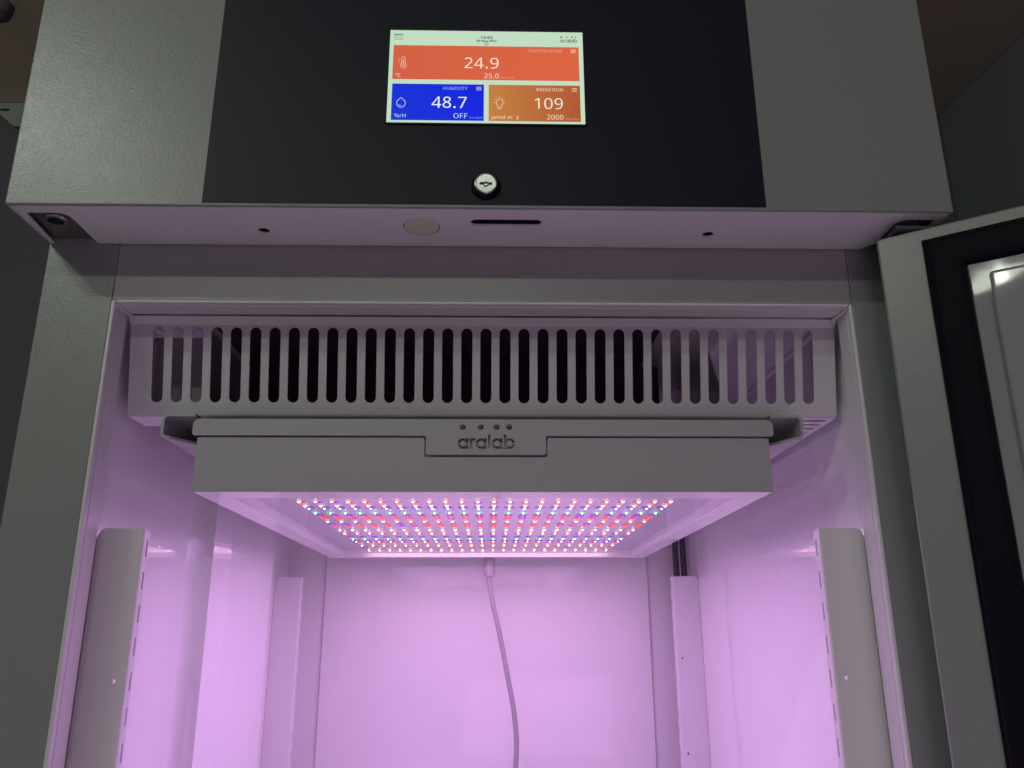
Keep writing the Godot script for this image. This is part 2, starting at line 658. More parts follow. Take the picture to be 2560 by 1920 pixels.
func luminaires() -> void:
	for k in 3:
		var at: Vector3 = [Vector3(-1.14, 0.87, 1.28), Vector3(-0.93, 0.87, 2.06), Vector3(-0.12, 0.87, 2.1)][k]
		var t := thing("ceiling_lamp", ["narrow ceiling lamp nearest the chamber, to the upper left", "narrow ceiling lamp at the left, behind the viewer", "narrow ceiling lamp straight behind the viewer"][k], "ceiling lamp", at, "ceiling lamps")
		var s := st_new()
		rbox(s, at + Vector3(-0.26, 0.006, -0.05), at + Vector3(0.26, 0.041, 0.05), 0.004)
		put("lamp_housing", s.commit(), M.bracket_paint, t)
		put("lamp_diffuser", box_mesh(at + Vector3(-0.24, -0.022, -0.025), at + Vector3(0.24, 0.0055, 0.025), 0.01), M.lamp_diffuser, t)
		for dx: float in [-0.1, 0.1]:
			var l := OmniLight3D.new()
			l.name = "ceiling_light"
			l.light_color = Color(0.88, 1.0, 0.86).linear_to_srgb()
			l.light_energy = [0.115, 0.02, 0.05][k]
			l.light_size = 0.012
			l.omni_range = 8.0
			l.omni_attenuation = 2.0
			l.shadow_enabled = true
			add_child(l, true)
			l.position = at + Vector3(dx, -0.008, 0)

func room() -> void:
	var s := st_new()
	rbox(s, Vector3(-2.4, 0.912, -1.2), Vector3(2.2, 0.98, 2.8), 0.002)
	structure("ceiling", s.commit(), M.ceiling_brown)
	structure("floor", box_mesh(Vector3(-2.4, -1.52, -1.1), Vector3(2.2, -1.421, 2.8), 0.002), M.floor_tile)
	structure("wall_back", box_mesh(Vector3(-2.4, -1.42, -1.2), Vector3(2.0, 0.91, -1.1), 0.002), M.wall_dark)
	s = st_new()
	rbox(s, Vector3(0, -1.42, -0.02), Vector3(0.1, 0.911, 2.6), 0.002, 2, Transform3D(Basis(Vector3.UP, 0.1), Vector3(1.112, 0, -1.08)))
	structure("wall_right", s.commit(), M.wall_slate)
	# slotted angle bracket under the ceiling, left
	var t := thing("angle_bracket", "pale slotted metal bracket under the brown ceiling left of the chamber", "bracket", Vector3(-1.2, 0.91, -1.098))
	var m := sheet(poly([-1.40, 0.9105, -1.00, 0.9105, -1.00, 0.846, -1.1376, 0.846, -1.180, 0.8833, -1.40, 0.8833]), [rrect(-1.1656, 0.8916, 0.0225, 0.0075, 0.0035)], 0.004)
	put("bracket_plate", placed([m, Transform3D(Basis(), Vector3(0, 0, -1.091))]), M.bracket_paint, t)
	put("wall_flange", box_mesh(Vector3(-1.40, 0.852, -1.0995), Vector3(-1.18, 0.8825, -1.0955), 0.001), M.bracket_paint, t)
	# dark clamp on a drop rod at the very edge of the picture
	var c := Vector3(-0.897, 0.79, -0.62)
	t = thing("pipe_clamp", "dark clamp hanging from the brown ceiling at the far left", "clamp", c)
	s = st_new()
	lathe(s, [Vector2(0, 0.02), Vector2(0.012, 0.02), Vector2(0.012, 0.004), Vector2(0.019, 0.002), Vector2(0.026, -0.004), Vector2(0.022, -0.026), Vector2(0.017, -0.028), Vector2(0.012, -0.036), Vector2(0, -0.036)], c, Vector3.UP, 20)
	put("clamp_body", s.commit(), M.clamp_dark, t)
	s = st_new()
	tube(s, [c + Vector3(0, 0.018, 0), Vector3(c.x, 0.913, c.z)], 0.005, 10)
	put("drop_rod", s.commit(), M.clamp_dark, t)
	s = st_new()
	tube(s, smooth_path([c + Vector3(-0.03, -0.005, 0.02), c + Vector3(0.004, -0.036, 0.026), c + Vector3(0.022, -0.05, 0.024)]), 0.0018, 8)
	put("wire", s.commit(), M.bracket_paint, t)

func body() -> void:
	var s := st_new()
	# outer walls of the cabinet
	rbox(s, Vector3(-0.37, -1.40, -0.80), Vector3(-0.345, 0.34, -0.0022), 0.002)
	rbox(s, Vector3(0.345, -1.40, -0.80), Vector3(0.37, 0.34, -0.0022), 0.002)
	rbox(s, Vector3(-0.3447, -1.40, -0.80), Vector3(0.3447, 0.34, -0.765), 0.002)
	rbox(s, Vector3(-0.3447, 0.305, -0.764), Vector3(0.3447, 0.34, -0.0022), 0.002)
	rbox(s, Vector3(-0.3447, -1.40, -0.764), Vector3(0.3447, -1.31, -0.0022), 0.002)
	put("outer_shell", s.commit(), M.grey_paint, cab)
	# face frame round the doorway: two stiles and the lintel between them
	s = st_new()
	rbox(s, Vector3(-0.37, -1.40, -0.002), Vector3(-0.3112, 0.30, 0.0), 0.0008)
	put("door_stile", s.commit(), M.grey_paint, cab)
	s = st_new()
	rbox(s, Vector3(0.3112, -1.40, -0.002), Vector3(0.37, 0.30, 0.0), 0.0008)
	put("door_stile", s.commit(), M.grey_paint, cab)
	put("lintel", box_mesh(Vector3(-0.3109, -0.0502, -0.002), Vector3(0.3109, 0.30, -0.0003), 0.0008), M.lintel_paint, cab)
	put("sill", box_mesh(Vector3(-0.3109, -1.40, -0.002), Vector3(0.3109, FLOOR - 0.001, -0.0003), 0.0008), M.grey_paint, cab)

func header() -> void:
	var s := st_new()
	rbox(s, Vector3(-0.37, 0.0, ZH - 0.003), Vector3(0.37, 0.34, ZH), 0.0018, 4)
	# side cheeks with a folded lip, and the top
	rbox(s, Vector3(-0.37, 0.0, 0.0012), Vector3(-0.3682, 0.34, ZH - 0.0031), 0.0008)
	rbox(s, Vector3(0.3682, 0.0, 0.0012), Vector3(0.37, 0.34, ZH - 0.0031), 0.0008)
	rbox(s, Vector3(-0.3681, 0.337, 0.0012), Vector3(0.3681, 0.34, ZH - 0.0031), 0.0008)
	var hd := put("header", s.commit(), M.grey_paint, cab)
	# underside sheet with its holes; sheet x = x, sheet y = z of the scene
	var outer := poly([-0.3681, 0.0655, -0.3681, 0.0012, -0.3655, 0.0012, -0.3612, 0.0545, -0.3345, 0.0547, -0.3290, 0.0490, -0.3285, 0.0012, 0.3235, 0.0012, 0.3325, 0.0125, 0.3325, 0.0490, 0.3385, 0.0547, 0.3612, 0.0545, 0.3655, 0.0012, 0.3681, 0.0012, 0.3681, 0.0655])
	var holes := [circle(-0.1823, 0.0268, 0.0047), circle(0.1847, 0.0263, 0.0047), rrect(0.0165, 0.0443, 0.0575, 0.0098, 0.0048), circle(-0.0524, 0.0355, 0.0150, 40)]
	var m := sheet(outer, holes, 0.0015)
	put("underside", placed([m, Transform3D(Basis(Vector3(1, 0, 0), PI * 0.5), Vector3(0, 0.0003, 0))]), M.brightened_underside, hd)
	# black sheet standing in for the unlit hollow behind the holes
	s = st_new()
	rbox(s, Vector3(-0.325, 0.010, 0.002), Vector3(0.325, 0.011, 0.065), 0.0003)
	put("hollow_shade_sheet", s.commit(), M.hole_shade, hd)
	s = st_new()
	lathe(s, [Vector2(0, 0.0002), Vector2(0.0139, 0.0002), Vector2(0.0142, 0.0006), Vector2(0.0142, 0.002)], Vector3(-0.0524, 0.0005, 0.0355), Vector3.UP, 40)
	put("hole_plug", s.commit(), M.cap_plastic, hd)
	for k in 2:
		s = st_new()
		var at: Vector3 = [Vector3(-0.1823, 0.001, 0.0268), Vector3(0.1847, 0.001, 0.0263)][k]
		lathe(s, [Vector2(0, 0.0030), Vector2(0.0020, 0.0027), Vector2(0.0030, 0.0024), Vector2(0.0033, 0.005)], at, Vector3.UP, 20)
		put("screw", s.commit(), M.hole_shade, hd)  # blackened so the screw reads as the dark of its hole
	# recessed hinge plates in both corners
	for sg: float in [-1.0, 1.0]:
		var hp := put("hinge_plate", box_mesh(Vector3(minf(sg * 0.3276, sg * 0.3668), 0.0045, 0.002), Vector3(maxf(sg * 0.3276, sg * 0.3668), 0.0075, 0.062), 0.0006), M.steel, cab)
		s = st_new()
		lathe(s, [Vector2(0.0062, 0.0), Vector2(0.0062, -0.0022), Vector2(0.0085, -0.0022), Vector2(0.0098, -0.0010), Vector2(0.0100, 0.0010)], Vector3(sg * 0.3462, 0.0040, 0.0375), Vector3.UP, 32)
		put("bushing", s.commit(), M.steel, hp)
		s = st_new()
		lathe(s, [Vector2(0, -0.0004), Vector2(0.0061, -0.0004), Vector2(0.0061, 0.003)], Vector3(sg * 0.3462, 0.0040, 0.0375), Vector3.UP, 28)
		put("pivot_hole", s.commit(), M.hole_shade, hp)
	# black film with the touch screen and the lock
	m = sheet(poly([-0.2195, 0.0026, 0.2205, 0.0026, 0.2205, 0.338, -0.2195, 0.338]), [rrect(0, 0.0186, 0.0235, 0.0235, 0.01174, 10)], 0.0004)
	put("black_panel", placed([m, Transform3D(Basis(), Vector3(0, 0, ZH + 0.0005))]), M.black_film, hd)
	m = sheet(rrect(0.0, 0.1200, 0.1632, 0.0925, 0.003), [rrect(0.0, 0.1199, 0.1606, 0.0896, 0.001)], 0.0012)
	put("screen_bezel", placed([m, Transform3D(Basis(), Vector3(0, 0, ZH + 0.0018))]), M.black_film, hd)
	s = st_new()
	var z := ZH + 0.0009
	var c := [Vector3(-0.0801, 0.0753, z), Vector3(0.0801, 0.0753, z), Vector3(0.0801, 0.1645, z), Vector3(-0.0801, 0.1645, z)]
	var uv := [Vector2(0, 1), Vector2(1, 1), Vector2(1, 0), Vector2(0, 0)]
	for i in [0, 2, 1, 0, 3, 2]:
		s.set_normal(Vector3(0, 0, 1))
		s.set_uv(uv[i])
		s.add_vertex(c[i])
	var sm := StandardMaterial3D.new()
	sm.resource_name = "screen_picture"
	sm.albedo_color = Color(0.02, 0.02, 0.02)
	sm.roughness = 0.25
	sm.emission_enabled = true
	sm.emission = Color.BLACK
	sm.emission_texture = screen_picture()
	sm.emission_energy_multiplier = 0.97
	put("display_screen", s.commit(), sm, hd)
	lock(hd)

func lock(hd: Node3D) -> void:
	var at := Vector3(0.0002, 0.0186, ZH)
	var fw := Vector3(0, 0, 1)
	var s := st_new()
	lathe(s, [Vector2(0.0090, 0.0035), Vector2(0.0096, 0.0038), Vector2(0.0110, 0.0030), Vector2(0.0116, 0.0016), Vector2(0.0118, 0.0)], at, fw, 48)
	put("lock_collar", s.commit(), M.rubber, hd)
	s = st_new()
	lathe(s, [Vector2(0.0076, 0.0042), Vector2(0.0077, 0.0058), Vector2(0.0082, 0.0063), Vector2(0.0088, 0.0060), Vector2(0.0091, 0.0030)], at, fw, 48)
	put("lock_rim", s.commit(), M.chrome, hd)
	# slightly dished face with the key slot cut in
	var slot := soften(poly([-0.0048, 0.0010, -0.0048, -0.0011, -0.0026, -0.0011, -0.0020, -0.0003, 0.0020, -0.0003, 0.0026, -0.0011, 0.0048, -0.0011, 0.0048, 0.0010]), 0.0002, 2)
	var m := sheet(circle(0, 0, 0.00765, 40), [slot], 0.0012)
	put("lock_face", placed([m, Transform3D(Basis(Vector3(1, 0, 0), 0.12), at + Vector3(0, 0, 0.0052))]), M.chrome, hd)
	s = st_new()
	lathe(s, [Vector2(0, 0.0), Vector2(0.0016, -0.0002), Vector2(0.0021, 0.0004), Vector2(0.0021, 0.0014), Vector2(0.0017, 0.0018), Vector2(0.0016, 0.0005), Vector2(0, 0.0005)], at + Vector3(0, -0.0006, 0.0044), fw, 24)
	put("key_pin", s.commit(), M.steel, hd)
	put("key_slot", box_mesh(at + Vector3(-0.0058, -0.0014, 0.0020), at + Vector3(0.0058, 0.0014, 0.0030), 0.0002), M.hole_shade, hd)

func jamb_and_liner() -> void:
	var s := st_new()
	var zj := -0.0265
	# white lip round the doorway, with the seam behind it
	for sg: float in [-1.0, 1.0]:
		rbox(s, Vector3(minf(sg * 0.3078, sg * 0.3110), FLOOR, -0.0062), Vector3(maxf(sg * 0.3078, sg * 0.3110), -0.0505, 0.0006), 0.0012, 3)
	rbox(s, Vector3(-0.3077, -0.0527, -0.0062), Vector3(0.3077, -0.0503, 0.0006), 0.0012, 3)
	put("doorway_lip", s.commit(), M.rail_paint, cab)
	s = st_new()
	for sg: float in [-1.0, 1.0]:
		rbox(s, Vector3(minf(sg * 0.3080, sg * 0.3165), FLOOR, zj), Vector3(maxf(sg * 0.3080, sg * 0.3165), -0.0505, -0.0070), 0.001, 3)
	rbox(s, Vector3(-0.3079, -0.0527, zj), Vector3(0.3079, -0.0440, -0.0070), 0.001, 3)
	put("door_jamb", s.commit(), M.rail_paint, cab)
	# sealing compound in the upper corners
	for sg: float in [-1.0, 1.0]:
		s = st_new()
		tube(s, smooth_path([Vector3(sg * 0.3072, -0.0533, 0.0), Vector3(sg * 0.3066, -0.0540, -0.008), Vector3(sg * 0.3070, -0.0536, -0.016), Vector3(sg * 0.3050, -0.0545, -0.026), Vector3(sg * 0.3056, -0.056, -0.034)], 4), 0.0016, 8)
		put("corner_seal", s.commit(), M.rail_paint, cab)
	# liner: back, sides, floor and ceiling as thick panels
	put("rear_wall", box_mesh(Vector3(-LINER, FLOOR, BACK - 0.02), Vector3(LINER, -0.04, BACK), 0.0005), M.liner_paint, cab)
	put("right_wall", box_mesh(Vector3(LINER, FLOOR - 0.02, BACK - 0.02), Vector3(LINER + 0.02, -0.02, -0.0268), 0.0005), M.liner_paint, cab)
	put("left_wall", box_mesh(Vector3(-LINER - 0.02, FLOOR - 0.02, BACK - 0.02), Vector3(-LINER, -0.02, -0.0268), 0.0005), M.liner_paint, cab)
	put("raised_chamber_floor", box_mesh(Vector3(-LINER, FLOOR - 0.02, BACK), Vector3(LINER, FLOOR, -0.0003), 0.0005), M.liner_paint, cab)
	put("chamber_ceiling", box_mesh(Vector3(-LINER, -0.0395, BACK - 0.02), Vector3(LINER, -0.02, -0.0268), 0.0005), M.liner_paint, cab)
	# raised panel on the rear wall: its two folded edges are the seams
	s = st_new()
	rbox(s, Vector3(-0.256, FLOOR + 0.002, BACK + 0.0005), Vector3(0.2535, -0.14, BACK + 0.004), 0.0028, 4)
	put("rear_panel", s.commit(), M.liner_paint, cab)
	# shallow duct on the left wall: hollow curve, chamfer, flat face
	var pts := []
	var nrm := []
	for i in 13:
		var a := PI * 0.5 * i / 12.0
		pts.append(Vector3(-0.3159 + 0.020 * (1.0 - cos(a)), FLOOR + 0.001, -0.246 - 0.027 * sin(a)))
		nrm.append(Vector3(cos(a) / 0.027, 0, sin(a) / 0.020).normalized())
	s = st_new()
	var up := Vector3(0, -0.134 - FLOOR - 0.002, 0)
	sweep(s, pts, nrm, up)
	var flat := [Vector3(-0.2959, FLOOR + 0.001, -0.273), Vector3(-0.2915, FLOOR + 0.001, -0.322), Vector3(-0.2915, FLOOR + 0.001, -0.508), Vector3(-0.3159, FLOOR + 0.001, -0.516)]
	for i in 3:
		var d: Vector3 = flat[i + 1] - flat[i]
		var n := Vector3(-d.z, 0, d.x).normalized()
		sweep(s, [flat[i], flat[i + 1]], [n, n], up)
	put("air_duct", s.commit(), M.liner_paint, cab)

func vent() -> void:
	var b := Vector3(0, -0.1337, -0.0524)
	var top := Vector3(0, -0.0593, -0.0361)
	var up := (top - b).normalized()
	var holes := []
	for i in 35:
		holes.append(rrect(-0.2845 + 0.569 / 34.0 * i, 0.0421, 0.0098, 0.0658, 0.00488, 8))
	var m := sheet(poly([-0.309, -0.0005, 0.309, -0.0005, 0.309, 0.0795, -0.309, 0.0795]), holes, 0.0012)
	var t := face_up(Vector3(1, 0, 0), up, b)
	var s := st_new()
	# the bend along the bottom and the side returns
	var pts := []
	var nrm := []
	for i in 7:
		var a := PI * 0.5 * i / 6.0
		pts.append(b + Vector3(-0.3085, -0.0030 * sin(a) + 0.0, -0.0002 - 0.0030 * (1.0 - cos(a))))
		nrm.append(Vector3(0, -sin(a), cos(a)))
	sweep(s, pts, nrm, Vector3(0.617, 0, 0))
	for sg: float in [-1.0, 1.0]:
		quad(s, b + Vector3(sg * 0.309, -0.002, -0.001), top + Vector3(sg * 0.309, 0.005, -0.001), top + Vector3(sg * 0.309, 0.005, -0.06), b + Vector3(sg * 0.309, -0.002, -0.05), Vector3(sg, 0, 0))
	var front := put("vent_grille", placed([m, t, s.commit(), Transform3D()]), M.vent_paint, cab)
	# sloping closing strip between jamb and grille
	s = st_new()
	var a0 := Vector3(0, -0.0533, -0.0285)
	var a1 := top + Vector3(0, 0.0005, 0.0004)
	var n := Vector3(0, (a0 - a1).z * -1.0, (a0 - a1).y).normalized()
	n = Vector3(0, -0.75, 0.66)
	quad(s, a0 + Vector3(-0.309, 0, 0), a0 + Vector3(0.309, 0, 0), a1 + Vector3(0.309, 0, 0), a1 + Vector3(-0.309, 0, 0), n)
	put("closing_strip", s.commit(), M.rail_paint, cab)
	# bottom plate: cut away at the left, slotted at the right (sheet y = -z of the scene)
	holes = []
	for i in 20:
		var zz := 0.0652 + 0.0146 * i
		holes.append(rrect(0.238, zz, 0.132, 0.0092, 0.0044, 4))
	m = sheet(poly([-0.3085, 0.0560, 0.3085, 0.0560, 0.3085, 0.64, -0.23, 0.64, -0.23, 0.089, -0.3085, 0.089]), holes, 0.0012)
	var bp := put("vent_base", placed([m, Transform3D(Basis(Vector3(1, 0, 0), Vector3(0, 0, -1), Vector3(0, 1, 0)), Vector3(0, -0.1352, 0))]), M.liner_paint, cab)
	bp.set_meta("label", "slotted white base plate of the vent")
	# behind the slots: baffle, then dark sheets that stand in for shade
	s = st_new()
	rbox(s, Vector3(-0.3155, -0.1330, -0.1015), Vector3(-0.2632, -0.0475, -0.1000), 0.0004)
	rbox(s, Vector3(-0.2630, -0.1330, -0.3000), Vector3(-0.2610, -0.0400, -0.1000), 0.0004)  # added wall keeps light at the left out of the plenum
	put("baffle", s.commit(), M.satin_paint, cab)
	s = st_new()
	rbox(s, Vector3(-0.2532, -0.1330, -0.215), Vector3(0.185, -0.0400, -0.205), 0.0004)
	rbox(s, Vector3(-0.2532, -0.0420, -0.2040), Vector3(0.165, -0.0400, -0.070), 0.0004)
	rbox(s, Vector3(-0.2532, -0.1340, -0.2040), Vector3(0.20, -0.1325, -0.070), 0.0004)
	put("plenum_shade", s.commit(), M.plenum_shade, cab)
	# added white plate; its slanting edge imitates the pink glow behind right-hand slots
	m = sheet(poly([-0.086, -0.1325, -0.150, -0.0400, -0.300, -0.0400, -0.300, -0.1325]), [], 0.0012)
	put("glow_plate", placed([m, Transform3D(Basis(Vector3(0, 0, 1), Vector3(0, 1, 0), Vector3(-1, 0, 0)), Vector3(0.226, 0, 0))]), M.liner_paint, cab)
	s = st_new()
	tube(s, [Vector3(0.3145, -0.041, -0.06), Vector3(0.3145, -0.041, -0.65)], 0.0032, 8)
	put("seam_bead", s.commit(), M.liner_paint, cab)

# one perforated rail: front face, bend and inner flange; sg = -1 on the left wall, 1 on the right
func rail_mesh(sg: float, z: float) -> ArrayMesh:
	var y1 := -0.2340
	var y0 := FLOOR + 0.004
	var xi := 0.2762
	var xo := 0.3131 if z > -0.1 else 0.3156
	var bend := 0.0026
	var face := PackedVector2Array()
	for q in [[xi + bend, y0], [xo, y0], [xo, y1 - 0.006], [xo - 0.0022, y1 - 0.0018], [xo - 0.006, y1], [xi + bend, y1 - 0.0008]]:
		face.append(Vector2(q[0] * sg, q[1]))
	var holes := []
	for k in 2:
		var yc := -0.3515 - 0.1285 * k
		var tr := PackedVector2Array()
		for q in [[0.2834, 0.0], [0.2864, 0.0024], [0.2864, -0.0024]]:
			tr.append(Vector2(q[0] * sg, yc + q[1]))
		holes.append(soften(tr, 0.0010, 3))
	var m1 := sheet(face, holes, 0.0012)
	# inner flange: sheet x = depth behind the face
	holes = []
	for k in 12:
		holes.append(rrect(0.0085, -0.2498 - 0.02562 * k, 0.0030, 0.0142, 0.00148, 4))
	var m2 := sheet(poly([bend, y0, 0.0124, y0, 0.0124, y1 - 0.0022, bend, y1 - 0.0008]), holes, 0.0012)
	var s := st_new()
	var pts := []
	var nrm := []
	for i in 7:
		var a := PI * 0.5 * i / 6.0
		nrm.append(Vector3(-sg * sin(a), 0, cos(a)))
		pts.append(Vector3(sg * (xi + bend), y0, z - bend) + nrm[i] * bend)
	sweep(s, pts, nrm, Vector3(0, y1 - 0.0008 - y0, 0))
	# outer return to the wall
	rbox(s, Vector3(minf(sg * (xo - 0.0012), sg * xo), y0, z - 0.030), Vector3(maxf(sg * (xo - 0.0012), sg * xo), y1 - 0.007, z - 0.0013), 0.0004)
	var flange: Transform3D
	if sg < 0:
		flange = Transform3D(Basis(Vector3(0, 0, -1), Vector3(0, 1, 0), Vector3(1, 0, 0)), Vector3(sg * xi, 0, z))
	else:
		flange = Transform3D(Basis(Vector3(0, 0, -1), Vector3(0, 1, 0), Vector3(1, 0, 0)), Vector3(sg * xi + 0.0012, 0, z))
	return placed([m1, Transform3D(Basis(), Vector3(0, 0, z)), m2, flange, s.commit()  , Transform3D()])

func rails() -> void:
	for z: float in [-0.0384, -0.6229]:
		for sg: float in [-1.0, 1.0]:
			put("shelf_rail", rail_mesh(sg, z), M.rail_paint, cab, "%s shelf rail at the %s" % ["front" if z > -0.1 else "rear", "left" if sg < 0 else "right"])
	# the two channels the lamp slides in
	for sg: float in [-1.0, 1.0]:
		var s := st_new()
		var xo := 0.2650
		var yt := -0.1432
		var yb := -0.1640
		var r := 0.005
		var z0 := -0.0185
		var prof := []
		var nr := []
		# outer skin from the top flange round to the bottom
		prof.append(Vector3(sg * 0.2380, yt, z0)); nr.append(Vector3(0, 1, 0))
		for i in 6:
			var a := PI * 0.5 * (1.0 - i / 5.0)
			nr.append(Vector3(sg * cos(a), sin(a), 0))
			prof.append(Vector3(sg * (xo - r), yt - r, z0) + nr[-1] * r)
		for i in 6:
			var a := -PI * 0.5 * (i / 5.0)
			nr.append(Vector3(sg * cos(a), sin(a), 0))
			prof.append(Vector3(sg * (xo - r), yb + r, z0) + nr[-1] * r)
		sweep(s, prof, nr, Vector3(0, 0, -0.60))
		var th := 0.0022
		var inner := []
		var ni := []
		for i in prof.size():
			inner.append(prof[i] - nr[i] * th)
			ni.append(-nr[i])
		sweep(s, inner, ni, Vector3(0, 0, -0.60))
		for i in prof.size() - 1:
			quad(s, prof[i], prof[i + 1], inner[i + 1], inner[i], Vector3(0, 0, 1))
		rbox(s, Vector3(minf(sg * 0.240, sg * 0.258), yt - 0.0004, z0 - 0.55), Vector3(maxf(sg * 0.240, sg * 0.258), -0.1353, z0 - 0.04), 0.0005)
		# bottom flange, cut off aslant at the front
		var p2 := PackedVector2Array()
		for q in [[xo - r, 0.0188], [xo - r - 0.002, 0.0188], [0.2368, 0.0560], [0.2368, 0.6185], [xo - r, 0.6185]]:
			p2.append(Vector2(q[0] * sg, q[1]))
		var m := sheet(p2, [], th)
		var t := Transform3D(Basis(Vector3(1, 0, 0), Vector3(0, 0, -1), Vector3(0, 1, 0)), Vector3(0, yb + th, 0))
		put("slide_channel", placed([s.commit(), Transform3D(), m, t]), M.satin_paint, cab)

func door() -> void:
	var o := Vector3(0.3161, -0.0126, 0.045)
	var d := Vector3(0.821, 0, 0.571).normalized()
	var n := Vector3(-d.z, 0, d.x)          # out of the inner face, towards the viewer
	var t := Transform3D(Basis(d, Vector3.UP, n), o)
	var h := 1.27
	var w := 0.722
	var s := st_new()
	rbox(s, Vector3(0, -h, -0.060), Vector3(w, 0, 0.0), 0.0022, 4, t)
	var dr := put("door", s.commit(), M.grey_paint, cab, "open door")
	# soft black gasket: bellows base and a rounded magnet strip, mitred at the corners
	s = st_new()
	var prof := [Vector2(0.0325, 0.0), Vector2(0.0325, 0.0022), Vector2(0.0345, 0.0026), Vector2(0.0350, 0.0050), Vector2(0.0365, 0.0072), Vector2(0.0390, 0.0082), Vector2(0.0560, 0.0086), Vector2(0.0592, 0.0074), Vector2(0.0600, 0.0050), Vector2(0.0600, 0.0)]
	var top_in := 0.0215
	for i in prof.size() - 1:
		var a: Vector2 = prof[i]
		var b: Vector2 = prof[i + 1]
		var e := (b - a).normalized()
		var ka := a.x - top_in
		var kb := b.x - top_in
		var nl := t.basis * Vector3(-e.y, 0, e.x)
		var nt := t.basis * Vector3(0, e.y, e.x)
		var rx_a := w - a.x
		var rx_b := w - b.x
		# hinge side, top, far side
		quad(s, t * Vector3(a.x, -ka, a.y), t * Vector3(b.x, -kb, b.y), t * Vector3(b.x, -h + kb, b.y), t * Vector3(a.x, -h + ka, a.y), nl)
		quad(s, t * Vector3(a.x, -ka, a.y), t * Vector3(b.x, -kb, b.y), t * Vector3(rx_b, -kb, b.y), t * Vector3(rx_a, -ka, a.y), nt)
		quad(s, t * Vector3(rx_a, -ka, a.y), t * Vector3(rx_b, -kb, b.y), t * Vector3(rx_b, -h + kb, b.y), t * Vector3(rx_a, -h + ka, a.y), t.basis * Vector3(e.y, 0, e.x))
		quad(s, t * Vector3(a.x, -h + ka, a.y), t * Vector3(b.x, -h + kb, b.y), t * Vector3(rx_b, -h + kb, b.y), t * Vector3(rx_a, -h + ka, a.y), t.basis * Vector3(0, -e.y, e.x))
	put("gasket", s.commit(), M.rubber, dr)
	# glossy inner panel with a raised inner tray
	s = st_new()
	rbox(s, Vector3(0.0604, -h + 0.040, 0.0004), Vector3(w - 0.0604, -0.0390, 0.0030), 0.0012, 3, t)
	put("inner_panel", s.commit(), M.door_plastic, dr)
	s = st_new()
	rbox(s, Vector3(0.0735, -h + 0.056, 0.0032), Vector3(w - 0.0735, -0.0500, 0.0100), 0.0030, 5, t)
	put("raised_panel", s.commit(), M.door_plastic, dr)
	# top hinge arm
	s = st_new()
	rbox(s, Vector3(0.328, -0.0098, 0.016), Vector3(0.366, -0.0062, 0.058), 0.001)
	lathe(s, [Vector2(0.006, -0.001), Vector2(0.006, -0.014)], Vector3(0.3462, 0.004, 0.0375), Vector3.UP, 20)
	put("hinge_arm", s.commit(), M.hose_dark, cab)

func letter_cuts(cx: float, cy: float, r: float, w: float) -> Array:   # a stencilled ring: two arcs with a bridge left and right
	var out := []
	for k in 2:
		var p := PackedVector2Array()
		var a0 := 7.0 + 180.0 * k
		for i in 13:
			var a := deg_to_rad(a0 + 166.0 * i / 12.0)
			p.append(Vector2(cx + r * cos(a), cy + r * sin(a)))
		for i in 13:
			var a := deg_to_rad(a0 + 166.0 * (12 - i) / 12.0)
			p.append(Vector2(cx + (r - w) * cos(a), cy + (r - w) * sin(a)))
		out.append(p)
	return out

